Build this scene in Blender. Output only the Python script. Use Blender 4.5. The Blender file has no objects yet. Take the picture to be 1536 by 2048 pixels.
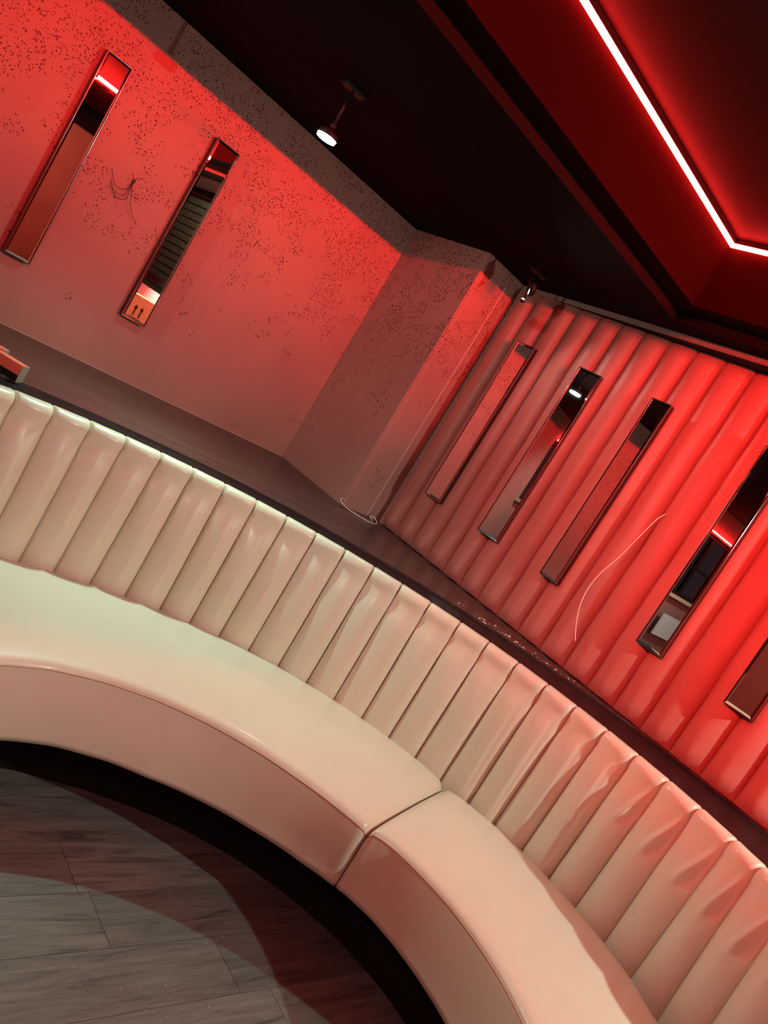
import bpy, bmesh, math, random
from mathutils import Vector, Matrix
random.seed(7)
sc = bpy.context.scene
C = sc.collection
PI = math.pi

# ---------------------------------------------------------------- camera
A0 = math.radians(44.5); PT = math.radians(6.49); RL = math.radians(31.5)
def w2r(v):
    x, y, z = v
    return Vector((x*math.sin(A0)+y*math.cos(A0), -x*math.cos(A0)+y*math.sin(A0), z))
Fv = w2r((0, math.cos(PT), -math.sin(PT)))
R0 = Vector((1, 0, 0)); U0 = Vector((0, math.sin(PT), math.cos(PT)))
Rv = w2r(math.cos(RL)*R0+math.sin(RL)*U0); Uv = w2r(-math.sin(RL)*R0+math.cos(RL)*U0)
cd = bpy.data.cameras.new('camera'); cam = bpy.data.objects.new('camera', cd); C.objects.link(cam)
cd.sensor_fit = 'VERTICAL'; cd.sensor_height = 36.0; cd.lens = 1572*36.0/2048; cd.clip_start = 0.02
M = Matrix((Rv, Uv, -Fv)).transposed().to_4x4(); M.translation = Vector((0, 0, 1.5))
cam.matrix_world = M
sc.camera = cam

# ---------------------------------------------------------------- world, lights, exposure
wd = bpy.data.worlds.new('world'); sc.world = wd; wd.use_nodes = True
wd.node_tree.nodes['Background'].inputs[0].default_value = (0.55, 0.6, 0.8, 1)
wd.node_tree.nodes['Background'].inputs[1].default_value = 0.02
sc.view_settings.view_transform = 'Standard'; sc.view_settings.look = 'None'
sc.view_settings.exposure = 0.0; sc.view_settings.gamma = 1.0; sc.view_settings.use_curve_mapping = False
LED_RGB = (1.0, 0.024, 0.020); LED_POWER = 60.0
SPOT_LEFT = (1.51, 2.75, 2.235); SPOT_RIGHT = (2.80, 2.70, 2.35); SPOT_NEAR = (2.73, -0.66, 2.235)
def spot(name, loc, target, power, col, angle, blend=0.5, rad=0.03):
    l = bpy.data.lights.new(name, 'SPOT'); l.energy = power; l.color = col
    l.spot_size = math.radians(angle); l.spot_blend = blend; l.shadow_soft_size = rad
    o = bpy.data.objects.new(name, l); C.objects.link(o); o.location = loc
    d = Vector(target)-Vector(loc); o.rotation_euler = d.to_track_quat('-Z', 'Y').to_euler()
    return o
spot('spot_lamp_or_fill_light', (SPOT_LEFT[0], SPOT_LEFT[1], SPOT_LEFT[2]-0.012), (1.35, 2.1, 0.45), 150, (0.53, 1.0, 0.80), 140, 1.0, 0.025)
spot('spot_lamp_or_fill_light', (SPOT_RIGHT[0]-.004, SPOT_RIGHT[1]-.004, SPOT_RIGHT[2]-0.03), (2.55, 1.75, 1.25), 25, (1.0, 0.86, 0.74), 132, 0.8, 0.02)
spot('spot_lamp_or_fill_light', (SPOT_NEAR[0], SPOT_NEAR[1], SPOT_NEAR[2]-0.012), (2.2, 0.9, 0.4), 245, (0.82, 1.0, 0.84), 140, 0.8, 0.03)
spot('spot_lamp_or_fill_light', (-1.2, 2.5, 2.2), (-1.9, 3.2, 0.9), 45, (0.85, 1.0, 0.9), 110, 0.7, 0.03)
spot('spot_lamp_or_fill_light', (2.2, -1.9, 2.3), (2.7, -3.1, 1.4), 60, (1.0, 0.7, 0.5), 120, 0.7, 0.03)  # fill added to brighten the red front wall that the left mirror reflects
spot('spot_lamp_or_fill_light', (2.5, -0.5, 2.3), (3.25, -0.1, 1.05), 110, (0.80, 1.0, 0.80), 60, 0.7, 0.03)  # fill added to whiten the carton in the window recess
spot('added_courtyard_fill', (3.72, -1.0, 3.0), (4.1, -2.2, 1.5), 60, (0.9, 1.0, 0.75), 120, 0.8, 0.05)  # added to brighten the brick, no lamp stands outside

def red_fill(loc, aim, length, power, spread, along):
    # added red fill that boosts the LED strips, no such fitting: long, thin, narrow beam
    l = bpy.data.lights.new('added_red_fill_light', 'AREA'); l.shape = 'RECTANGLE'; l.size = length; l.size_y = 0.03
    l.energy = power; l.color = (1.0, 0.012, 0.010); l.spread = math.radians(spread)
    o = bpy.data.objects.new('added_red_fill_light', l); C.objects.link(o); o.location = loc
    z = -Vector(aim).normalized(); x = Vector(along).normalized(); y = z.cross(x).normalized(); x = y.cross(z)
    o.rotation_euler = Matrix((x, y, z)).transposed().to_euler()
red_fill((0.6, -1.27, 2.735), (0, 1, -0.06), 4.1, 40, 37, (1, 0, 0))
red_fill((-1.90, 0.25, 2.735), (1, 0, -0.14), 2.9, 44, 36, (0, 1, 0))

spot('spot_lamp_or_fill_light', (-0.8, 2.75, 2.22), (2.8, 2.8, 1.4), 95, (1.0, 0.88, 0.76), 52, 0.8, 0.03)  # fill added to brighten the side of the column, no fitting hangs here
red_fill((2.0, -1.26, 2.735), (0.25, 1, -0.04), 1.3, 12, 33, (1, 0, 0))
# soft fill light added in the recess above the dance floor, no fitting there
pa = bpy.data.lights.new('added_soft_fill_light', 'AREA'); pa.size = 0.45; pa.energy = 28; pa.color = (1.0, 0.80, 0.70)
po = bpy.data.objects.new('added_soft_fill_light', pa); C.objects.link(po); po.location = (-1.2, -0.2, 2.755)
po.rotation_euler = (Vector((-1.2, -0.2, 2.755))-Vector((0.9, 1.3, 0.9))).to_track_quat('Z', 'Y').to_euler()

# ---------------------------------------------------------------- materials
def newmat(name):
    m = bpy.data.materials.new(name); m.use_nodes = True
    return m, m.node_tree, m.node_tree.nodes['Principled BSDF']
def N(t, k, **kw):
    n = t.nodes.new(k)
    for a, b in kw.items(): setattr(n, a, b)
    return n
def simple(name, col, rough=0.5, metal=0.0, spec=0.5, coat=0.0):
    m, t, b = newmat(name)
    b.inputs['Base Color'].default_value = (*col, 1); b.inputs['Roughness'].default_value = rough
    b.inputs['Metallic'].default_value = metal; b.inputs['Specular IOR Level'].default_value = spec
    b.inputs['Coat Weight'].default_value = coat
    return m
def grain(name, c1, c2, scale, rough=0.5, bump=0.0, spec=0.5, stretch=(1, 1, 1), coat=0.0, detail=4, bscale=None):
    m, t, b = newmat(name)
    tc = N(t, 'ShaderNodeTexCoord'); mp = N(t, 'ShaderNodeMapping'); mp.inputs['Scale'].default_value = stretch
    t.links.new(tc.outputs['Object'], mp.inputs['Vector'])
    n = N(t, 'ShaderNodeTexNoise'); n.inputs['Scale'].default_value = scale; n.inputs['Detail'].default_value = detail
    t.links.new(mp.outputs[0], n.inputs['Vector'])
    r = N(t, 'ShaderNodeValToRGB'); r.color_ramp.elements[0].position = 0.3; r.color_ramp.elements[1].position = 0.7
    r.color_ramp.elements[0].color = (*c1, 1); r.color_ramp.elements[1].color = (*c2, 1)
    t.links.new(n.outputs['Fac'], r.inputs['Fac']); t.links.new(r.outputs['Color'], b.inputs['Base Color'])
    b.inputs['Roughness'].default_value = rough; b.inputs['Specular IOR Level'].default_value = spec
    b.inputs['Coat Weight'].default_value = coat; b.inputs['Coat Roughness'].default_value = 0.15
    if bump:
        n2 = N(t, 'ShaderNodeTexNoise'); n2.inputs['Scale'].default_value = bscale or scale*3; n2.inputs['Detail'].default_value = 3
        t.links.new(mp.outputs[0], n2.inputs['Vector'])
        bp = N(t, 'ShaderNodeBump'); bp.inputs['Strength'].default_value = bump; bp.inputs['Distance'].default_value = 0.002
        t.links.new(n2.outputs['Fac'], bp.inputs['Height']); t.links.new(bp.outputs[0], b.inputs['Normal'])
    return m

def wallpaper_mat():
    # dusky pink lining paper with clusters of small black specks
    m, t, b = newmat('speckled_wallpaper')
    L = t.links.new
    tc = N(t, 'ShaderNodeTexCoord')
    nz = N(t, 'ShaderNodeTexNoise'); nz.inputs['Scale'].default_value = 1.6; nz.inputs['Detail'].default_value = 5
    L(tc.outputs['Object'], nz.inputs['Vector'])
    r = N(t, 'ShaderNodeValToRGB'); r.color_ramp.elements[0].color = (0.33, 0.165, 0.148, 1); r.color_ramp.elements[1].color = (0.41, 0.205, 0.18, 1)
    r.color_ramp.elements[0].position = 0.35; r.color_ramp.elements[1].position = 0.68
    L(nz.outputs['Fac'], r.inputs['Fac'])
    def specks(scale, size, lo, hi, st):
        mp = N(t, 'ShaderNodeMapping'); mp.inputs['Scale'].default_value = st
        L(tc.outputs['Object'], mp.inputs['Vector'])
        dn = N(t, 'ShaderNodeTexNoise'); dn.inputs['Scale'].default_value = 60
        L(mp.outputs[0], dn.inputs['Vector'])
        mx = N(t, 'ShaderNodeMixRGB'); mx.inputs[0].default_value = 0.012
        L(mp.outputs[0], mx.inputs[1]); L(dn.outputs['Color'], mx.inputs[2])
        v = N(t, 'ShaderNodeTexVoronoi'); v.inputs['Scale'].default_value = scale
        L(mx.outputs[0], v.inputs['Vector'])
        # per-cell random size
        sp = N(t, 'ShaderNodeSeparateColor'); L(v.outputs['Color'], sp.inputs[0])
        rs = N(t, 'ShaderNodeMath', operation='MULTIPLY'); rs.inputs[1].default_value = size; L(sp.outputs[0], rs.inputs[0])
        lt = N(t, 'ShaderNodeMath', operation='LESS_THAN'); L(v.outputs['Distance'], lt.inputs[0]); L(rs.outputs[0], lt.inputs[1])
        cl = N(t, 'ShaderNodeTexNoise'); cl.inputs['Scale'].default_value = 5.5; cl.inputs['Detail'].default_value = 6; cl.inputs['Roughness'].default_value = 0.7
        L(tc.outputs['Object'], cl.inputs['Vector'])
        # denser high on the wall
        sx = N(t, 'ShaderNodeSeparateXYZ'); L(tc.outputs['Object'], sx.inputs[0])
        hz = N(t, 'ShaderNodeMapRange'); hz.inputs['From Min'].default_value = 1.0; hz.inputs['From Max'].default_value = 2.1
        hz.inputs['To Min'].default_value = hi; hz.inputs['To Max'].default_value = lo
        L(sx.outputs['Z'], hz.inputs['Value'])
        gt = N(t, 'ShaderNodeMath', operation='GREATER_THAN'); L(cl.outputs['Fac'], gt.inputs[0]); L(hz.outputs[0], gt.inputs[1])
        ml = N(t, 'ShaderNodeMath', operation='MULTIPLY'); L(lt.outputs[0], ml.inputs[0]); L(gt.outputs[0], ml.inputs[1])
        return ml
    s1 = specks(125, 0.50, 0.46, 0.66, (1, 1, 0.8)); s2 = specks(60, 0.25, 0.49, 0.64, (1, 1, 1))
    ad = N(t, 'ShaderNodeMath', operation='MAXIMUM'); L(s1.outputs[0], ad.inputs[0]); L(s2.outputs[0], ad.inputs[1])
    mx = N(t, 'ShaderNodeMixRGB'); L(ad.outputs[0], mx.inputs[0]); L(r.outputs['Color'], mx.inputs[1]); mx.inputs[2].default_value = (0.13, 0.035, 0.03, 1)
    L(mx.outputs[0], b.inputs['Base Color'])
    b.inputs['Roughness'].default_value = 0.62; b.inputs['Specular IOR Level'].default_value = 0.25
    return m

def plank_mat():
    m, t, b = newmat('grey_oak_vinyl'); L = t.links.new
    tc = N(t, 'ShaderNodeTexCoord'); oi = N(t, 'ShaderNodeObjectInfo')
    off = N(t, 'ShaderNodeVectorMath', operation='SCALE'); cb = N(t, 'ShaderNodeCombineXYZ')
    L(oi.outputs['Random'], cb.inputs[0]); L(oi.outputs['Random'], cb.inputs[1]); L(cb.outputs[0], off.inputs[0]); off.inputs['Scale'].default_value = 37
    ad = N(t, 'ShaderNodeVectorMath', operation='ADD'); L(tc.outputs['Object'], ad.inputs[0]); L(off.outputs[0], ad.inputs[1])
    mp = N(t, 'ShaderNodeMapping'); mp.inputs['Scale'].default_value = (1.1, 11, 1); L(ad.outputs[0], mp.inputs['Vector'])
    n = N(t, 'ShaderNodeTexNoise'); n.inputs['Scale'].default_value = 3.2; n.inputs['Detail'].default_value = 9; n.inputs['Roughness'].default_value = 0.68; n.inputs['Distortion'].default_value = 0.9
    L(mp.outputs[0], n.inputs['Vector'])
    r = N(t, 'ShaderNodeValToRGB'); e = r.color_ramp.elements
    e[0].position = 0.32; e[0].color = (0.055, 0.050, 0.045, 1); e[1].position = 0.72; e[1].color = (0.20, 0.19, 0.175, 1)
    x = e.new(0.45); x.color = (0.125, 0.117, 0.107, 1)
    L(n.outputs['Fac'], r.inputs['Fac'])
    tone = N(t, 'ShaderNodeMapRange'); tone.inputs['To Min'].default_value = 0.7; tone.inputs['To Max'].default_value = 1.1
    L(oi.outputs['Random'], tone.inputs['Value'])
    vm = N(t, 'ShaderNodeVectorMath', operation='SCALE'); L(r.outputs['Color'], vm.inputs[0]); L(tone.outputs[0], vm.inputs['Scale'])
    L(vm.outputs[0], b.inputs['Base Color']); b.inputs['Roughness'].default_value = 0.5; b.inputs['Specular IOR Level'].default_value = 0.35
    bp = N(t, 'ShaderNodeBump'); bp.inputs['Strength'].default_value = 0.15; bp.inputs['Distance'].default_value = 0.002
    L(n.outputs['Fac'], bp.inputs['Height']); L(bp.outputs[0], b.inputs['Normal'])
    return m

M_PAPER = wallpaper_mat()
M_PLANK = plank_mat()
M_CREAM = grain('cream_leatherette', (0.67, 0.605, 0.50), (0.71, 0.645, 0.53), 3, 0.34, 0.25, 0.5, coat=0.22, bscale=350)
M_PAD = grain('dusty_pink_leatherette', (0.42, 0.145, 0.125), (0.45, 0.16, 0.138), 4, 0.42, 0.2, 0.4, bscale=300)
M_THREAD = simple('stitch_thread', (0.55, 0.33, 0.25), 0.7)
M_SEAMDARK = simple('seam_backing', (0.10, 0.045, 0.035), 0.8)
M_BACKING = simple('terracotta_backing', (0.42, 0.10, 0.06), 0.8)
M_LEDGE = grain('dark_stained_ledge', (0.035, 0.018, 0.018), (0.065, 0.034, 0.033), 2.5, 0.30, 0.1, 0.5, (1, 6, 1))
M_RIM = simple('black_edging', (0.006, 0.005, 0.006), 0.45, spec=0.15)
M_BLACK = simple('matt_black', (0.008, 0.007, 0.007), 0.7, spec=0.2)
M_CEIL = simple('dark_ceiling_paint', (0.010, 0.006, 0.006), 0.85, spec=0.03)
M_COFFER = simple('dark_cove_paint', (0.013, 0.0025, 0.0025), 0.8, spec=0.03)
M_RECESS = simple('dark_red_recess_paint', (0.028, 0.006, 0.006), 0.6, spec=0.15)
M_LIP = simple('grey_trim_paint', (0.24, 0.17, 0.16), 0.5)
M_MIRROR = simple('mirror_silver', (0.86, 0.87, 0.86), 0.015, 1.0)
M_CHROME = simple('mirror_edge_chrome', (0.42, 0.41, 0.41), 0.10, 1.0)
M_DARKMIR = simple('dark_reflection_side', (0.12, 0.11, 0.11), 0.12, 1.0)  # dark reflection put into the metal colour of the sides
M_FIX = simple('black_fixture', (0.014, 0.010, 0.010), 0.5, spec=0.2)
M_WIREW = simple('white_cable', (0.75, 0.62, 0.55), 0.45)
M_WIREB = simple('dark_cable', (0.05, 0.012, 0.012), 0.5)
M_CARD = grain('cardboard', (0.50, 0.36, 0.18), (0.58, 0.42, 0.22), 8, 0.8)
M_WHITE = simple('white_sheet', (0.72, 0.78, 0.76), 0.6)
M_CREAMP = simple('cream_sill_paint', (0.62, 0.56, 0.38), 0.5)
M_RED = grain('red_painted_wall', (0.42, 0.05, 0.03), (0.50, 0.065, 0.04), 3, 0.6)
M_REDLIT = simple('red_lit_batten_face', (0.72, 0.13, 0.09), 0.5)  # red LED light put into the colour of the batten faces
M_BATEND = simple('grey_batten_end', (0.22, 0.17, 0.14), 0.8)
M_BRICK = grain('brown_brick', (0.16, 0.085, 0.055), (0.24, 0.15, 0.09), 9, 0.9)
M_MORTAR = simple('brick_mortar', (0.10, 0.09, 0.085), 0.9)
M_CHIP = simple('pale_debris', (0.75, 0.55, 0.45), 0.8)
M_BEAD = simple('corner_bead_filler', (0.60, 0.33, 0.31), 0.5)
def emis(name, col, s):
    m, t, b = newmat(name); t.nodes.remove(b)
    e = N(t, 'ShaderNodeEmission'); e.inputs[0].default_value = (*col, 1); e.inputs[1].default_value = s
    t.links.new(e.outputs[0], t.nodes['Material Output'].inputs[0]); return m
M_LED = emis('red_led', LED_RGB, LED_POWER)
M_LAMP = emis('lamp_face', (0.80, 1.0, 0.90), 60)
M_NIGHT = simple('night_blue_render', (0.05, 0.055, 0.10), 0.9)
m, t, b = newmat('window_glass'); b.inputs['Transmission Weight'].default_value = 1.0; b.inputs['Roughness'].default_value = 0.02; b.inputs['IOR'].default_value = 1.1
M_GLASS = m

# ---------------------------------------------------------------- helpers
def link(name, me, mat, parent=None, loc=None):
    o = bpy.data.objects.new(name, me); C.objects.link(o)
    if mat is not None and not me.materials: me.materials.append(mat)
    if parent: o.parent = parent
    if loc is not None: o.location = loc
    return o
def empty(name, loc=(0, 0, 0), label=None, cat=None, group=None):
    o = bpy.data.objects.new(name, None); C.objects.link(o); o.location = loc; o.empty_display_size = 0.05
    return tag(o, label, cat, group)
def tag(o, label=None, cat=None, group=None):
    if label: o['label'] = label
    if cat: o['category'] = cat
    if group: o['group'] = group
    return o
def struct(o, label=None): o['kind'] = 'structure'; return tag(o, label)
def mesh(name, verts, faces, smooth=False):
    me = bpy.data.meshes.new(name); me.from_pydata([tuple(v) for v in verts], [], faces); me.update()
    if smooth: me.polygons.foreach_set('use_smooth', [True]*len(me.polygons))
    return me
BF = [(0,3,2,1),(4,5,6,7),(0,1,5,4),(1,2,6,5),(2,3,7,6),(3,0,4,7)]
def boxv(a, b):
    (x0,y0,z0),(x1,y1,z1) = a, b
    return [(x0,y0,z0),(x1,y0,z0),(x1,y1,z0),(x0,y1,z0),(x0,y0,z1),(x1,y0,z1),(x1,y1,z1),(x0,y1,z1)]
def boxes(name, lst, mat, parent=None, bevel=0.0, loc=None):
    vs, fs = [], []
    for a, b in lst:
        n = len(vs); vs += boxv(a, b); fs += [tuple(i+n for i in f) for f in BF]
    me = mesh(name, vs, fs)
    if bevel:
        bm = bmesh.new(); bm.from_mesh(me)
        bmesh.ops.bevel(bm, geom=bm.edges[:], offset=bevel, segments=2, affect='EDGES', clamp_overlap=True)
        bm.to_mesh(me); bm.free()
    return link(name, me, mat, parent, loc)
def prism(name, poly, z0, z1, mat, parent=None):
    n = len(poly)
    area = sum(poly[i][0]*poly[(i+1)%n][1]-poly[(i+1)%n][0]*poly[i][1] for i in range(n))
    if area < 0: poly = poly[::-1]
    vs = [(x,y,z0) for x,y in poly]+[(x,y,z1) for x,y in poly]
    fs = [tuple(range(n-1,-1,-1)), tuple(range(n,2*n))]+[(i,(i+1)%n,n+(i+1)%n,n+i) for i in range(n)]
    return link(name, mesh(name, vs, fs), mat, parent)
def grid(rows, close=False, flip=False):
    nr, nc = len(rows), len(rows[0]); vs = [p for r in rows for p in r]; fs = []
    for i in range(nr-1):
        for j in range(nc-1 if not close else nc):
            k = (j+1) % nc
            f = (i*nc+j, i*nc+k, (i+1)*nc+k, (i+1)*nc+j)
            fs.append(f[::-1] if flip else f)
    return vs, fs
def catmull(pts, n=8):
    P = [Vector(p) for p in pts]; out = []
    for i in range(len(P)-1):
        p0 = P[max(i-1,0)]; p1 = P[i]; p2 = P[i+1]; p3 = P[min(i+2,len(P)-1)]
        for k in range(n):
            t = k/n
            out.append(0.5*((2*p1)+(-p0+p2)*t+(2*p0-5*p1+4*p2-p3)*t*t+(-p0+3*p1-3*p2+p3)*t**3))
    out.append(P[-1]); return out
def tube(name, pts, rad, mat, parent=None, sides=8, n=8, sm=True):
    P = catmull(pts, n) if sm else [Vector(p) for p in pts]
    rows = []; up = Vector((0.13, 0.31, 0.94)).normalized()
    for i, p in enumerate(P):
        d = (P[min(i+1,len(P)-1)]-P[max(i-1,0)]).normalized()
        a = d.cross(up)
        if a.length < 1e-3: a = d.cross(Vector((1,0,0)))
        a.normalize(); bb = d.cross(a)
        rows.append([p+rad*(math.cos(2*PI*k/sides)*a+math.sin(2*PI*k/sides)*bb) for k in range(sides)])
    vs, fs = grid(rows, True); nn = len(vs)
    fs.append(tuple(range(sides))); fs.append(tuple(range(nn-1, nn-sides-1, -1)))
    me = mesh(name, vs, fs, True)
    bm = bmesh.new(); bm.from_mesh(me); bmesh.ops.recalc_face_normals(bm, faces=bm.faces[:]); bm.to_mesh(me); bm.free()
    return link(name, me, mat, parent)
def lathe(name, prof, mat, parent=None, seg=32, loc=None, rot=None):
    rows = [[(r*math.cos(2*PI*k/seg), r*math.sin(2*PI*k/seg), z) for k in range(seg)] for r, z in prof]
    vs, fs = grid(rows, True); n = len(vs)
    fs.append(tuple(range(seg-1,-1,-1))); fs.append(tuple(range(n-seg, n)))
    me = mesh(name, vs, fs, False)
    bm = bmesh.new(); bm.from_mesh(me); bmesh.ops.recalc_face_normals(bm, faces=bm.faces[:]); bm.to_mesh(me); bm.free()
    me.polygons.foreach_set('use_smooth', [len(p.vertices) == 4 for p in me.polygons])
    o = link(name, me, mat, parent, loc)
    if rot: o.rotation_euler = rot
    return o
def interp(tab, x):
    if x <= tab[0][0]: return tab[0][1]
    for (a, va), (b, vb) in zip(tab, tab[1:]):
        if x <= b:
            t = (x-a)/(b-a); t = t*t*(3-2*t)*0.35+t*0.65
            return va+(vb-va)*t
    return tab[-1][1]
CX, CY = 1.10, 0.92                      # centre of the curved banquette
def pol(r, deg, z=None):
    a = math.radians(deg); p = (CX+r*math.cos(a), CY+r*math.sin(a))
    return p if z is None else (p[0], p[1], z)

# ---------------------------------------------------------------- room shell
H = 2.434; WX = 3.08; WY = 3.65; COLX = 2.755; COLY = 3.02
X0, Y0 = -3.0, -3.2
fl = struct(boxes('floor', [((X0-.2, Y0-.2, -0.06), (WX+.2, WY+.2, -0.006))], M_BLACK))
me_pl = None; k = 0
rows_y = [1.275+0.18*j for j in range(-24, 13)]
L_ = 1.22
for j, y in enumerate(rows_y):
    if y > WY-0.02: break
    off = {24: 0.40, 25: 0.37-0.0, 26: 0.95, 23: 0.72}.get(j, (j*0.37) % L_)
    x = X0-1.0+off
    while x < WX:
        if x+L_ > X0-0.1 and x < WX-0.02 and y > Y0-0.15:
            if me_pl is None:
                o = boxes('plank', [((0.0005, 0.0005, -0.006), (L_-0.0005, 0.1795, 0.0))], M_PLANK, fl, 0.0006, (x, y, 0)); me_pl = o.data
            else:
                o = link('plank', me_pl, None, fl, (x, y, 0))
            k += 1
        x += L_
struct(boxes('wall_back', [((X0-.1, WY, 0), (-2.75, WY+.12, H)), ((-1.75, WY, 0), (WX+.3, WY+.12, H)),
                           ((-2.75, WY, 0), (-1.75, WY+.12, 1.42)), ((-2.75, WY, 2.16), (-1.75, WY+.12, H))], M_PAPER))
struct(boxes('wall_column', [((COLX, COLY, 0), (WX+.02, WY+.01, H))], M_PAPER))
struct(boxes('wall_right', [((WX, 0.56, 0), (WX+.12, WY+.1, H)), ((WX, -1.6, 0), (WX+.50, 0.56, 0.93)),
                            ((WX, -1.6, 2.42), (WX+.50, 0.56, H)), ((WX, Y0, 0), (WX+.50, -1.6, H)), ((WX+.12, 0.56, 0), (WX+.50, .70, H))], M_PAPER))
struct(boxes('wall_left', [((X0-.1, Y0, 0), (X0, WY, H))], M_RED))
struct(boxes('wall_front', [((X0-.1, Y0-.1, 0), (WX+.2, Y0, H))], M_RED))
# ceiling with the stepped LED recess
KX0, KX1, KY0, KY1 = -1.95, 2.753, -1.32, 1.84     # inner recess
SX0, SX1, SY0, SY1 = -2.06, 2.862, -1.43, 1.95     # first step
ZS, ZT = 2.479, 2.770
def ring(o, i, z0, z1):
    (ax, bx, ay, by), (cx, dx, cy, dy) = o, i
    return [((ax, ay, z0), (bx, cy, z1)), ((ax, dy, z0), (bx, by, z1)), ((ax, cy, z0), (cx, dy, z1)), ((dx, cy, z0), (bx, dy, z1))]
ceil = struct(boxes('ceiling', ring((X0-.1, WX+.2, Y0-.1, WY+.12), (SX0, SX1, SY0, SY1), H, ZS+.02), M_CEIL))
boxes('step_trim', ring((SX0-.05, SX1+.05, SY0-.05, SY1+.05), (KX0, KX1, KY0, KY1), ZS, ZT+.02), M_COFFER, ceil)
boxes('recess_top', [((KX0-.1, KY0-.1, ZT), (KX1+.1, KY1+.1, ZT+.05))], M_RECESS, ceil)
# the LED strip just under the recess top: one light fitting, four runs
led = empty('led_strip', (0, 0, 0), 'glowing red LED light strip running round the top of the ceiling recess', 'light')
zl0, zl1, w = ZT-0.034, ZT-0.020, 0.014
for a, b in (((KX0+.01, KY1-.006-w, zl0), (KX1-.006, KY1-.006, zl1)), ((KX0+.01, KY0+.006, zl0), (KX1-.006, KY0+.006+w, zl1)),
             ((KX1-.006-w, KY0+.022, zl0), (KX1-.006, KY1-.022, zl1)), ((KX0+.01, KY0+.022, zl0), (KX0+.01+w, KY1-.022, zl1))):
    boxes('light_bar', [(a, b)], M_LED, led)
    a2 = (a[0]-.001, a[1]-.001, zl1+.0005); b2 = (b[0]+.001, b[1]+.001, ZT-.0005)
    boxes('mounting_channel', [(a2, b2)], M_FIX, led)
# black board for the shaded gap above the padding, and its pale edge
struct(prism('trim_1', [(3.079, 2.98), (2.957, 1.55), (2.835, 0.12), (2.80, -1.0), (3.079, -1.0)], 2.413, H, M_BLACK))
e = [(3.079, 2.985), (2.957, 1.55), (2.835, 0.12)]
struct(prism('trim_2', e+[(x-.008, y-.001) for x, y in e[::-1]], 2.409, H-.001, M_LIP))
# beads on the column
struct(boxes('trim_3', [((COLX-.002, COLY-.003, .952), (COLX+.028, COLY, H-.001))], M_PAPER))
struct(boxes('trim_4', [((2.968, COLY-.004, .952), (2.974, COLY, 2.36))], M_BEAD))
struct(boxes('trim_5', [((COLX+.028, COLY-.0035, .952), (COLX+.030, COLY, 2.33))], M_BEAD))
# pale caulk line where ledge meets wall
struct(boxes('trim_6', [((X0, WY-.004, .9505), (COLX, WY-.0005, .953))], M_BEAD))

# ---------------------------------------------------------------- wall windows (seen in the mirrors)
w1 = empty('window_1'); struct(w1)
wx0, wx1 = WX+.42, WX+.48
boxes('frame', [((wx0, -1.6, .93), (wx1, -1.54, 2.42)), ((wx0, .50, .93), (wx1, .56, 2.42)), ((wx0, -1.54, 2.34), (wx1, .5, 2.42)),
                ((wx0, -1.54, 1.365), (wx1, .5, 1.43)), ((wx0, -1.54, .93), (wx1, .5, .96))], M_BLACK, w1)
boxes('pane', [((wx0+.02, -1.54, 1.43), (wx0+.026, .5, 2.34))], M_GLASS, w1)
boxes('pane', [((wx0+.02, -1.54, .96), (wx0+.026, .5, 1.365))], M_GLASS, w1)
w2 = empty('window_2'); struct(w2)
wy0, wy1 = WY+.03, WY+.08
boxes('frame', [((-2.75, wy0, 1.42), (-2.71, wy1, 2.16)), ((-1.79, wy0, 1.42), (-1.75, wy1, 2.16)), ((-2.71, wy0, 2.12), (-1.79, wy1, 2.16)),
                ((-2.71, wy0, 1.42), (-1.79, wy1, 1.46)), ((-2.25, wy0, 1.46), (-2.21, wy1, 2.12)), ((-2.71, wy0, 1.75), (-1.79, wy1, 1.78))], M_BLACK, w2)
for a, b in ((-2.71, -2.25), (-2.21, -1.79)):
    for c, d in ((1.46, 1.75), (1.78, 2.12)):
        boxes('pane', [((a, wy0+.02, c), (b, wy0+.026, d))], M_GLASS, w2)
boxes('window_sill', [((-2.85, WY-.10, 1.385), (-1.65, WY-.001, 1.42))], M_CREAMP, w2)
t = empty('stand_in_led_bar', (-2.25, WY-.02, 2.18), 'added red LED bar above the muntined window, standing in for a farther recess strip', 'light')  # added here in place of an LED strip in a farther ceiling recess
boxes('bar', [((-.48, -.012, -.006), (.48, .006, .006))], M_LED, t)
boxes('bracket', [((-.485, .006, -.010), (.485, .0195, .010))], M_FIX, t)
# brick wall outside window 1
ob = empty('courtyard_wall', (4.1, -3.3, 0), 'brown brick courtyard wall seen in mirrors through the window', 'wall')
boxes('mortar', [((0.02, -1.5, 0), (0.2, 4.0, 3.4))], M_MORTAR, ob)
bme = None; nb = 0
for r in range(18):
    z = 0.97+r*0.088
    y = 0.0+(0.12 if r % 2 else 0)
    while y < 3.3:
        if bme is None:
            o = boxes('brick', [((0, 0, 0), (0.02, 0.215, 0.074))], M_BRICK, ob, 0.003, (0, y, z)); bme = o.data
        else:
            o = link('brick', bme, None, ob, (random.uniform(-.003, .003), y, z))
        y += 0.228; nb += 1
boxes('wall_outside_back', [((-3.6, WY+1.5, 0), (-1.0, WY+1.6, 3))], M_NIGHT).name = 'rendered_wall'
tag(bpy.data.objects['rendered_wall'], 'dark blue rendered wall beyond the muntined window', 'wall')

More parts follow.
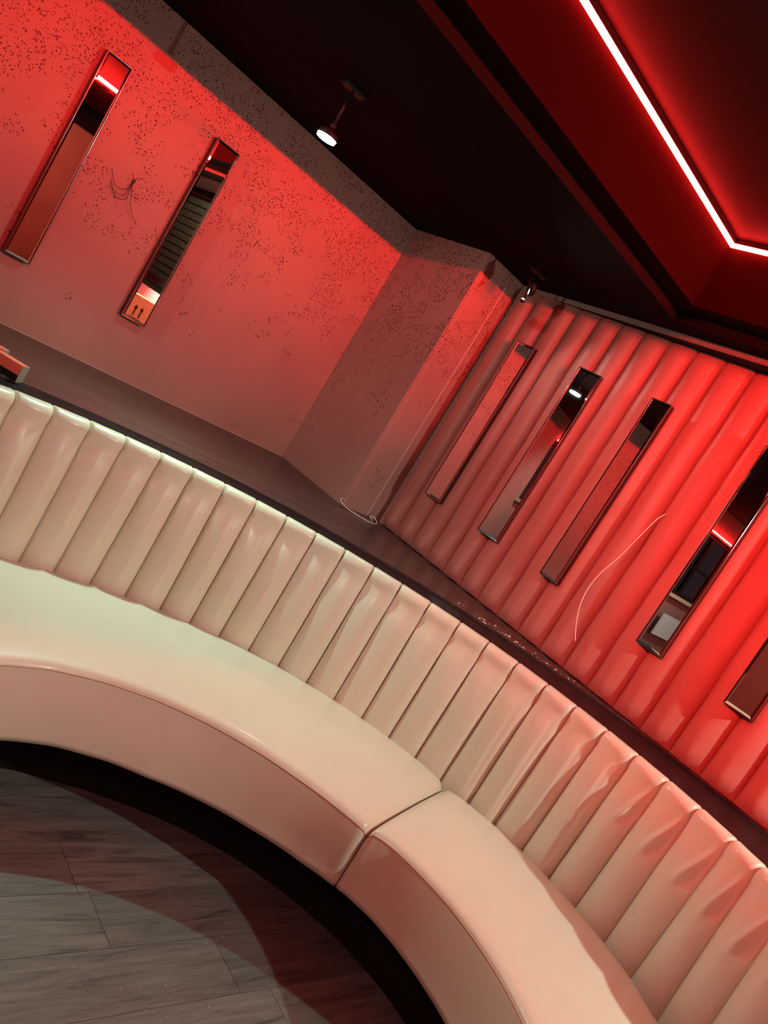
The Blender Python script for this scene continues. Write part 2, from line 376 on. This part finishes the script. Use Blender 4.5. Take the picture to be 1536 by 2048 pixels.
# ---------------------------------------------------------------- padded wall on the right
seams = [2.985, 2.855, 2.718, 2.581, 2.444, 2.311, 2.176, 2.036, 1.898, 1.757, 1.617]
while seams[-1] > 0.62: seams.append(seams[-1]-0.1385)
pad = empty('padded_wall_panel', (WX, 1.8, .95), 'dusty pink upholstered panel of vertical channels on the right-hand wall', 'wall panel')
ZB, ZTP = 0.955, 2.411
for i in range(len(seams)-1):
    ya, yb = seams[i], seams[i+1]; rows = []
    nv = 44; nu = 20; rs = random.Random(i)
    ph = rs.uniform(0, 6)
    for v in range(nv+1):
        fz = v/nv; z = ZB+(ZTP-ZB)*fz
        row = []
        edge = min(1.0, (fz/0.02)**0.5) if fz < .02 else (min(1.0, ((1-fz)/0.008)) if fz > .992 else 1.0)
        wob = 0.0016*math.sin(z*9+ph)+0.001*math.sin(z*23+ph*2)
        for u in range(nu+1):
            s = .5*(u/nu)+.25*(1-math.cos(PI*u/nu))
            y = ya+(yb-ya)*s+(wob if 0 < u < nu else 0)
            d = 0.038*(max(0.0, 1-abs(2*s-1)**2.2))**0.55*(0.35+0.65*edge)
            # pinched, pointed foot of each channel
            low = max(0, 1-fz/0.13)
            d += 0.010*low*math.sin(PI*s)**2*math.cos(3*PI*(s-.5))*0.6
            x = WX-0.004-d
            row.append((x-WX, y-1.8, z-.95))
        rows.append(row)
    vs, fs = grid(rows)
    link('channel', mesh('channel', vs, fs, True), M_PAD, pad)
boxes('backing', [((-.004, seams[-1]-1.8, .003), (-.0005, seams[0]-1.8, 1.46))], M_SEAMDARK, pad)

# ---------------------------------------------------------------- mirrors
def bar_mirror(loc, rz, tilt, label, width, depth, rough_side=M_DARKMIR):
    """tall narrow mirror box; local x across, -y outwards, z up; base at the wall"""
    t = empty('wall_mirror', loc, label, 'mirror', 'narrow mirrors on the walls'); t.rotation_euler = (0, 0, rz)
    h = 0.905; w2_ = width/2
    # carcass: sides
    boxes('box_body', [((-w2_, -depth+.004, 0), (w2_, 0.0, h))], rough_side, t)
    # chrome edge frame, thin
    f = .0022; y0, y1 = -depth-.001, -depth+.006
    boxes('edge_frame', [((-w2_-.0005, y0, -.0005), (-w2_+f, y1, h+.0005)), ((w2_-f, y0, -.0005), (w2_+.0005, y1, h+.0005)),
                         ((-w2_+f, y0, -.0005), (w2_-f, y1, f)), ((-w2_+f, y0, h-f), (w2_-f, y1, h+.0005))], M_CHROME, t)
    # bevelled glass
    bx, bz, dp = .008, .010, .0016
    o = [(-w2_+f, 0+f), (w2_-f, 0+f), (w2_-f, h-f), (-w2_+f, h-f)]
    i = [(-w2_+f+bx, f+bz), (w2_-f-bx, f+bz), (w2_-f-bx, h-f-bz), (-w2_+f+bx, h-f-bz)]
    tz = math.tan(tilt[0]); tx = math.tan(tilt[1])
    yy = lambda x, z, p: -depth-p+x*tx+(z-h/2)*tz
    vs = [(x, yy(0, 0, 0)+(h/2)*tz*0, z) for x, z in o]
    vs = [(x, -depth+.002, z) for x, z in o]+[(x, yy(x, z, dp)+.001, z) for x, z in i]
    fs = [(0, 1, 5, 4), (1, 2, 6, 5), (2, 3, 7, 6), (3, 0, 4, 7), (4, 5, 6, 7)]
    link('mirror_glass', mesh('mirror_glass', vs, fs), M_MIRROR, t)
    return t
zb = 1.232
bar_mirror((1.023, WY, zb), 0, (0, 0.0), 'narrow upright mirror strip at far left of the speckled wall, reflecting plain red', .110, .045)
bar_mirror((1.585, WY, zb), 0, (0, 0), 'narrow upright mirror strip on the speckled wall right of the dangling dark wires', .122, .042)
for y, w_, tl, rz_, lb in ((2.737, .122, 0.0, 0, 'narrow mirror strip on the padded wall nearest the speckled column'),
                  (2.312, .124, 0.0, 10.2, 'second mirror strip from the column on the padded wall, with a bright lamp glint'),
                  (1.891, .102, 0.0, -2.5, 'third mirror strip on the padded wall, left of the white cable, reflecting pink wall'),
                  (1.335, .118, 0.0, 0, 'mirror strip on the padded wall right of the white cable, reflecting window and red light'),
                  (0.934, .112, 0.0, 0, 'mirror strip at the right edge of the picture, only its lower end in view')):
    bar_mirror((WX-.020, y*.993, 1.5+(zb-1.5)*.993), -PI/2+math.radians(rz_), (0, tl), lb, w_, .052)

# ---------------------------------------------------------------- ledge behind the banquette
rim_tab = [(-60, 1.99), (-8, 1.985), (-4.8, 1.98), (6.7, 1.985), (20, 1.915), (34.6, 1.852), (49.9, 1.806), (65, 1.778), (79.3, 1.742), (89, 1.738), (95.4, 1.748), (130, 1.76)]
top_tab = [(-60, 1.55), (-16, 1.562), (-7, 1.575), (8, 1.585), (30, 1.600), (45, 1.605), (60, 1.606), (75, 1.602), (90, 1.605), (100, 1.60), (130, 1.60)]
bot_tab = [(-60, 1.51), (-17, 1.505), (-5, 1.498), (10, 1.494), (25, 1.494), (40, 1.488), (55, 1.480), (72, 1.475), (90, 1.485), (130, 1.49)]
angs = [-42+2*i for i in range(84)]        # -42 .. 124
poly = []
for a in angs:
    x, y = pol(interp(rim_tab, a)-.004, a)
    if x > WX-.002: x = WX-.002
    poly.append((x, y))
# ledge slab as a strip between rim curve and the walls
def wall_hit(a):
    ca, sa = math.cos(math.radians(a)), math.sin(math.radians(a))
    ts = []
    if ca > 1e-6: ts.append((WX-.002-CX)/ca)
    if sa > 1e-6: ts.append((WY-.001-CY)/sa)
    if ca < -1e-6: ts.append((X0+.005-CX)/ca)
    t = min(ts); x, y = CX+t*ca, CY+t*sa
    if x > COLX-.001 and y > COLY-.004:
        t = min(t, max((COLY-.004-CY)/sa, (COLX-.001-CX)/ca)) if sa > 0 else t
    return t
fine = sorted(set([a*0.5 for a in range(-84, 249)]+[math.degrees(math.atan2(WY-CY, COLX-CX)), math.degrees(math.atan2(COLY-CY, COLX-CX)), math.degrees(math.atan2(COLY-CY, WX-CX))]))
rr, ro = [], []
for a in fine:
    r1 = interp(rim_tab, a)-.004; r2 = wall_hit(a); r1 = min(r1, r2-.0005)
    rr.append(pol(r1, a)); ro.append(pol(r2, a))
vs, fs = [], []
for (a, b) in zip(rr, ro): vs += [(a[0], a[1], .95), (b[0], b[1], .95), (a[0], a[1], .925), (b[0], b[1], .925)]
for i in range(len(rr)-1):
    p, q = 4*i, 4*i+4
    fs += [(p, p+1, q+1, q), (p+2, q+2, q+3, p+3), (p, q, q+2, p+2), (p+1, p+3, q+3, q+1)]
ledge = link('ledge_top', mesh('ledge', vs, fs), M_LEDGE)
bm = bmesh.new(); bm.from_mesh(ledge.data); bmesh.ops.recalc_face_normals(bm, faces=bm.faces[:]); bm.to_mesh(ledge.data); bm.free()
ledge.name = 'wall_ledge'; tag(ledge, 'dark brown ledge shelf filling the space between bench back and walls', 'shelf')
def arc_solid(name, ri, ro_, z0, z1, mat, a0, a1, parent=None, step=1.5, clampx=None):
    n = max(2, int((a1-a0)/step)); vs, fs = [], []
    for i in range(n+1):
        a = a0+(a1-a0)*i/n; p = pol(ri(a), a); q = pol(ro_(a), a)
        if clampx: p = (min(p[0], clampx-.004), p[1]); q = (min(q[0], clampx), q[1])
        vs += [(p[0], p[1], z0), (q[0], q[1], z0), (q[0], q[1], z1), (p[0], p[1], z1)]
    for i in range(n):
        p, q = 4*i, 4*i+4
        for k in range(4): fs.append((p+k, p+(k+1) % 4, q+(k+1) % 4, q+k))
    fs += [(3, 2, 1, 0), (4*n, 4*n+1, 4*n+2, 4*n+3)]
    me = mesh(name, vs, fs); bm = bmesh.new(); bm.from_mesh(me); bmesh.ops.recalc_face_normals(bm, faces=bm.faces[:]); bm.to_mesh(me); bm.free()
    return link(name, me, mat, parent)
rimo = arc_solid('edging', lambda a: interp(top_tab, a)-.01, lambda a: interp(rim_tab, a)-.010, .915, .944, M_RIM, -42, 124, ledge, 1.5, WX-.012)
rimo['label'] = 'black gloss edging'
arc_solid('lip', lambda a: interp(rim_tab, a)-.009, lambda a: interp(rim_tab, a)-.004, .925, .9535, M_LEDGE, -42, 124, rimo, 1.5, WX-.006)

# ---------------------------------------------------------------- banquette: back
bench = empty('banquette', (CX, CY, 0), 'long curved cream leatherette bench with channelled back on a black plinth', 'bench')
bk = arc_solid('backrest', lambda a: interp(top_tab, a)-.034, lambda a: interp(top_tab, a)-.013, .44, .93, M_SEAMDARK, -40, 122)
for v in bk.data.vertices: v.co.x -= CX; v.co.y -= CY
bk.parent = bench
tops = [88.7, 83.94, 78.95, 74.28, 69.47, 64.64, 59.89, 55.2, 50.45, 45.73, 41.15, 36.39, 31.43, 26.68, 21.87, 17.06, 12.37, 7.52, 2.72, -1.94, -6.64, -11.84, -15.84]
bots = [89.69, 85.07, 79.99, 74.9, 69.57, 64.87, 60.2, 55.34, 50.35, 45.49, 40.75, 35.78, 30.99, 26.26, 21.53, 16.58, 12.17, 7.27, 2.46, -2.17, -7.31, -11.97, -16.84]
for _ in range(7): tops.insert(0, tops[0]+4.8); bots.insert(0, bots[0]+4.75)
for _ in range(5): tops.append(tops[-1]-4.8); bots.append(bots[-1]-4.8)
ZTOP = 0.957
def sst(a, b, x):
    t = min(1, max(0, (x-a)/(b-a))); return t*t*(3-2*t)
for i in range(len(tops)-1):
    mid = (tops[i]+tops[i+1])/2; rnd = random.Random(100+i)
    right = max(.35, sst(32, 14, mid)) # how strongly the pleat leans to its right-hand side
    far = sst(8, -2, mid)              # flatter channels with one diagonal crease
    peak = 0.5+0.25*right*(1-far)
    amp = 0.033*(1+0.25*right*(1-far))*rnd.uniform(.93, 1.07)
    ph = rnd.uniform(0, 6); cz = rnd.uniform(.58, .68)
    nu, nv = 22, 46; rows = []
    zlow = .405
    for v in range(nv+9):
        row = []
        for u in range(nu+1):
            s = .6*(u/nu)+.2*(1-math.cos(PI*u/nu))
            if v <= nv:
                f = v/nv
                z = zlow+(ZTOP-.030-zlow)*f; over = 0.0
            else:
                f = 1.0; q = (v-nv)/8.0
                over = q
                z = None
            at = bots[i]+(bots[i+1]-bots[i])*s; ab = tops[i]+(tops[i+1]-tops[i])*s
            ang = at+(ab-at)*f
            # wandering of the seams and pleat valleys
            if 0 < u < nu:
                ang += 0.10*math.sin(f*7+ph)*math.sin(PI*s)
            rb = interp(bot_tab, ang); rt = interp(top_tab, ang)
            base = rb+(rt-.042-rb)*f
            # cross-section
            sp = s/peak*0.5 if s < peak else 0.5+(s-peak)/(1-peak)*0.5
            pf = math.sin(PI*sp)
            shp = pf**0.52
            a_ = amp*(0.55+0.45*math.sin(PI*min(1, f*1.05))**0.6)
            d = a_*shp
            # deep pleat beside the right seam, wide in the middle height
            if s > peak:
                d -= right*(1-far)*0.010*math.sin(PI*sp)*sst(0, .3, f)*sst(1.0, .75, f)
            # diagonal crease near the top on the far right channels
            if far > 0:
                cl = 1.0-(f-cz)/(1-cz)*0.0
                sline = 0.60+0.42*(f-cz)/(0.97-cz)
                w_ = sst(cz-.03, cz+.1, f)*far
                d += 0.017*w_*math.exp(-((s-sline+.04)/.09)**2)*(1-sst(.80, .98, s)*.999)*(1-sst(.93, 1.0, f))
                d -= 0.012*w_*sst(sline, sline+.10, s)*(1-sst(.88, .98, s))*(1-sst(.93, 1.0, f))
            # small dimple hollows under the top corners (left side)
            d -= 0.003*math.exp(-((f-.90)/.07)**2)*math.exp(-((s-.12)/.16)**2)
            d -= 0.0035*math.exp(-((f-.89)/.06)**2)*math.sin(PI*s)**.5
            if u in (0, nu): d -= .006
            # crown: rounding over the top
            corner = 1-min(1, (1-abs(2*s-1))/.10)
            if v <= nv:
                r = base-d
                zz = z-0.006*corner*sst(.9, 1, f)+0.0
                # front top roll
                r -= 0.008*sst(.93, 1.0, f)*(1-corner)
            else:
                q = over
                ca = math.pi/2*min(1, q*1.6) if q < .625 else math.pi/2
                r0 = base-d-0.008*(1-corner)
                rr_ = 0.026
                r = r0+rr_*(1-math.cos(ca)); zz = (ZTOP-.030)+(rr_+.004)*math.sin(ca)-0.006*corner
                if q >= .625:
                    t = (q-.625)/.375
                    r = (r0+rr_)+(rt-.003-(r0+rr_))*t; zz += -0.002*t*t
                    if t > .99: zz -= 0.010
            p = pol(r, ang); row.append((p[0]-CX, p[1]-CY, zz))
        rows.append(row)
    vs, fs = grid(rows)
    link('channel', mesh('channel', vs, fs, True), M_CREAM, bk)
a0, a1 = bots[-1]+.05, bots[0]-.05
o = arc_solid('backing', lambda a: interp(bot_tab, a)+.004, lambda a: interp(bot_tab, a)+.05, .24, .44, M_BACKING, a0, a1, None)
for v in o.data.vertices: v.co.x -= CX; v.co.y -= CY
o.parent = bk

# ---------------------------------------------------------------- banquette: seat modules
JA = 20.3
front_l = [(JA, .812), (21.6, .792), (25.3, .786), (38.6, .785), (51.3, .798), (63.2, .818), (74.2, .838), (84.4, .855), (93.9, .868), (103.4, .872), (124, .875)]
front_r = [(-42, .850), (-22, .853), (-15, .854), (-7.2, .852), (0, .849), (6.8, .841), (13.5, .832), (18.5, .818), (JA, .806)]
foot_l = [(JA, .812), (29.3, .788), (42, .771), (54.9, .769), (67, .775), (78, .800), (88.3, .822), (98, .832), (124, .835)]
foot_r = [(-42, .846), (-13, .848), (-4.8, .845), (3, .842), (10.3, .838), (17.6, .824), (JA, .814)]
back_l = [(JA, 1.47), (30, 1.482), (45, 1.478), (60, 1.472), (75, 1.466), (90, 1.476), (124, 1.48)]
back_r = [(-42, 1.36), (-30, 1.385), (-18, 1.425), (-13, 1.455), (-7, 1.470), (0, 1.480), (10, 1.480), (JA, 1.455)]
def seat(name, a0, a1, front, foot, back, ja, label):
    n = int((a1-a0)/0.8); rows = []; edge = []
    for i in range(n+1):
        a = a0+(a1-a0)*i/n
        dj = abs(a-ja)                    # distance to the joint end, in degrees
        e = 1-min(1, dj/1.0); e2 = 1-min(1, dj/4.5)
        dz = -0.019*e*e-0.007*e2*e2; dr = 0.010*e*e
        f, ft, b = interp(front, a)+dr, interp(foot, a)+dr*.5, interp(back, a)-.01*e
        crown = .008
        prof = [(ft, .235), (ft+.002, .25), (ft+(f-ft)*.3-.006*(1-e), .31), (ft+(f-ft)*.75-.006*(1-e), .38), (f-.003, .428), (f, .440)]
        ns = len(prof)
        prof += [(f+.0015, .4435), (f+.006, .4500), (f+.016, .4560), (f+.034, .4600), (f+.07, .4630)]
        m = 10
        for k in range(1, m+1):
            s = k/m; r = f+.07+(b-.03-(f+.07))*s
            prof.append((r, .4630+crown*math.sin(PI*min(1, s*.95+.05))*.8-.004*s))
        prof += [(b-.014, prof[-1][1]-.003), (b-.004, .449), (b, .437), (b+.001, .40), (b+.001, .2375)]
        rows.append([(*[c-d for c, d in zip(pol(r, a), (CX, CY))], z+(dz if z > .3 else 0)) for r, z in prof])
        edge.append((rows[-1][ns-1]))
    vs, fs = grid(rows, True); nc = len(rows[0])
    fs.append(tuple(range(nc))); fs.append(tuple(range(len(vs)-1, len(vs)-nc-1, -1)))
    me = mesh('cushion', vs, fs, True)
    bm = bmesh.new(); bm.from_mesh(me); bmesh.ops.recalc_face_normals(bm, faces=bm.faces[:]); bm.to_mesh(me); bm.free()
    for p in me.polygons:
        if len(p.vertices) > 4: p.use_smooth = False
    t = link('seat', me, M_CREAM, bench); t['label'] = label
    o = tube('stitched_seam', [(x*.9985, y*.9985, z) for x, y, z in edge], .0016, M_THREAD, t, 6, 1, False)
    return t
s1 = seat('banquette_seat', JA+.12, 124, front_l, foot_l, back_l, JA+.12, 'long curved cream seat cushion on the left of the joint')
s2 = seat('banquette_seat', -42, JA-.12, front_r, foot_r, back_r, JA-.12, 'curved cream seat cushion on the right of the joint')
# recessed black plinth
kick_tab = [(-42, 1.02), (5, 1.02), (20, 1.005), (28, .993), (35, .986), (50, .975), (65, .975), (77, .992), (87, 1.019), (124, 1.03)]
pl = arc_solid('plinth', lambda a: interp(kick_tab, a), lambda a: interp(bot_tab, a), 0.0, .236, M_BLACK, -42, 124)
for v in pl.data.vertices: v.co.x -= CX; v.co.y -= CY
pl.parent = bench; pl['label'] = 'recessed matt black plinth'

# ---------------------------------------------------------------- ceiling spotlights
def spotlight(loc, label, lit, aim=(0, 0, -1)):
    t = empty('ceiling_spotlight', (loc[0], loc[1], H), label, 'light')
    boxes('canopy', [((-.055, -.028, -.014), (.055, .028, -.0005))], M_FIX, t, .006)
    lathe('stem', [(.006, -.15), (.006, -.013)], M_FIX, t, 12)
    lathe('knuckle', [(.004, -.166), (.012, -.160), (.012, -.148), (.004, -.142)], M_FIX, t, 16)
    d = Vector(aim).normalized(); q = (-d).to_track_quat('Z', 'Y').to_euler()
    zc = loc[2]-H
    # a flat disc shaped head
    lathe('lamp_head', [(.010, .026), (.030, .024), (.040, .016), (.043, .0), (.038, .0), (.038, .004)], M_FIX, t, 32, (0, 0, zc), q)
    lathe('lens', [(.0375, -.009), (.0375, -.002), (.036, .002)], M_LAMP if lit else M_BLACK, t, 32, (0, 0, zc), q)
    return t
spotlight(SPOT_LEFT, 'lit spotlight hanging from the dark ceiling near the speckled wall', True)
spotlight(SPOT_RIGHT, 'black spotlight on the dark ceiling by the column corner, turned away', False, (-.7, .55, -.35))
spotlight(SPOT_NEAR, 'spotlight on the ceiling near the window end of the padded wall', True)

# ---------------------------------------------------------------- loose wires
t = empty('wall_wires', (1.304, WY, 1.77), 'three thin dark wires poking out of a hole between two mirrors', 'wire')
lathe('hole_ring', [(.004, 0), (.009, .001), (.009, .002), (.004, .004)], M_WIREB, t, 12, (0, -.001, 0), (PI/2, 0, 0))
for pts in ([(0, 0, 0), (-.005, -.02, -.04), (-.030, -.03, -.085), (-.075, -.015, -.075)],
            [(.002, 0, 0), (.008, -.02, -.05), (.035, -.03, -.11), (.095, -.012, -.155)],
            [(-.002, 0, 0), (-.02, -.03, -.05), (-.065, -.02, -.06), (-.105, -.01, -.01)],
            [(0, 0, 0), (-.004, -.012, -.03), (.0, -.02, -.085), (-.045, -.02, -.10), (-.085, -.01, -.055)]):
    tube('wire', pts, .0012, M_WIREB, t, 6, 8)
c = tube('white_cable', [(3.05, 1.59, 1.735), (3.02, 1.60, 1.70), (3.0, 1.612, 1.61), (2.995, 1.635, 1.49), (2.985, 1.668, 1.36), (2.975, 1.662, 1.25), (2.97, 1.625, 1.16), (2.975, 1.585, 1.09)], .0022, M_WIREW)
tag(c, 'thin white cable hanging loose from the padded wall between two mirrors', 'cable')
c = tube('coiled_cable', [(2.775, 3.005, .972), (2.745, 3.005, .985), (2.715, 2.985, .982), (2.722, 2.955, .968), (2.760, 2.945, .957), (2.81, 2.90, .9545), (2.86, 2.875, .954), (2.915, 2.88, .954), (2.965, 2.915, .954), (2.995, 2.955, .957), (2.99, 2.985, .966), (2.955, 2.975, .962), (2.94, 2.93, .956)], .0026, M_WIREW)
tag(c, 'pale looped cable lying on the ledge at the foot of the column', 'cable')
# chips of debris on the ledge
vs, fs = [], []
rd = random.Random(4)
for _ in range(150):
    tt = rd.random(); x = 2.74+.22*tt+rd.gauss(0, .03); y = 1.95-.45*tt+rd.gauss(0, .05)
    if x > 3.03 or math.hypot(x-CX, y-CY) < interp(rim_tab, math.degrees(math.atan2(y-CY, x-CX)))+.01: continue
    s = rd.choice([.0012, .0018, .003, .006]); n = len(vs); a = rd.uniform(0, PI)
    for dx, dy in ((-1, -.4), (1, -.3), (.8, .5), (-.7, .4)):
        vs.append((x+s*(dx*math.cos(a)-dy*math.sin(a)), y+s*(dx*math.sin(a)+dy*math.cos(a)), .9502))
    vs.append((x, y, .9502+s*.5))
    fs += [(n, n+1, n+4), (n+1, n+2, n+4), (n+2, n+3, n+4), (n+3, n, n+4), (n+3, n+2, n+1, n)]
o = link('plaster_crumbs', mesh('crumbs', vs, fs), M_CHIP); o['kind'] = 'stuff'
tag(o, 'scattered pale crumbs and chips on the dark ledge by the padded wall', 'debris')
# crumbs on the floor
vs, fs = [], []
for _ in range(60):
    x = rd.uniform(1.0, 1.9); y = rd.uniform(.9, 1.6); s = rd.choice([.0008, .0012, .0018]); n = len(vs)
    for dx, dy in ((-1, -.6), (1, -.5), (.8, .9), (-.7, .7)): vs.append((x+s*dx, y+s*dy, .0003))
    vs.append((x, y, s)); fs += [(n, n+1, n+4), (n+1, n+2, n+4), (n+2, n+3, n+4), (n+3, n, n+4), (n+3, n+2, n+1, n)]
o = link('floor_crumbs', mesh('fcrumbs', vs, fs), M_CHIP); o['kind'] = 'stuff'
tag(o, 'tiny pale crumbs scattered on the grey plank floor', 'debris')

# ---------------------------------------------------------------- battens on the ledge, left edge
def batten(end, yaw, length, wid, hgt, label):
    t = empty('ledge_batten', (end[0], end[1], end[2]), label, 'batten', 'red-lit battens on the ledge'); t.rotation_euler = (0, 0, yaw)
    boxes('body', [((-length, -wid/2, 0), (0, wid/2, hgt-.0015))], M_BLACK, t)
    boxes('red_lit_face', [((-length, -wid/2, hgt-.0015), (0, wid/2, hgt)), ((-length, -wid/2-.0015, hgt-.034), (0, -wid/2, hgt))], M_REDLIT, t)
    boxes('end_cap', [((0, -wid/2, 0), (.0015, wid/2, hgt))], M_BATEND, t)
    return t
batten((.905, 2.815, .9505), math.radians(-38), .6, .045, .050, 'red-lit batten lying on the ledge at left edge, the rear one')
batten((.925, 2.640, .9505), math.radians(-44), .6, .045, .058, 'red-lit batten overhanging the bench rim at left edge, the front one')

# ---------------------------------------------------------------- things only the mirrors show
t = empty('cardboard_carton', (3.25, -.10, .9305), 'brown cardboard carton with two printed up arrows, standing in the window recess', 'box')
t.rotation_euler = (0, 0, math.radians(-48))
boxes('carton_body', [((-.13, -.15, 0), (.13, .15, .27))], M_CARD, t, .002)
boxes('up_arrow', [((-.132, y-.006, .08), (-.1302, y+.006, .16)) for y in (-.03, .03)]+[((-.132, -.055, .06), (-.1302, .055, .067))], M_BLACK, t)
for y in (-.03, .03):
    me = mesh('arrow_head', [(-.132, y-.02, .15), (-.132, y+.02, .15), (-.132, y, .19), (-.1302, y-.02, .15), (-.1302, y+.02, .15), (-.1302, y, .19)],
              [(0, 1, 2), (5, 4, 3), (0, 3, 4, 1), (1, 4, 5, 2), (2, 5, 3, 0)])
    link('arrow_head', me, M_BLACK, t)
o = boxes('white_sheet', [((3.47, -1.2, .931), (3.485, .45, 1.29))], M_WHITE); tag(o, 'white board standing behind the cardboard carton at the window', 'board')
o = boxes('white_board', [((-2.5, WY-.09, .951), (-1.95, WY-.07, 1.2))], M_WHITE); tag(o, 'pale grey board leaning under the muntined window', 'board')
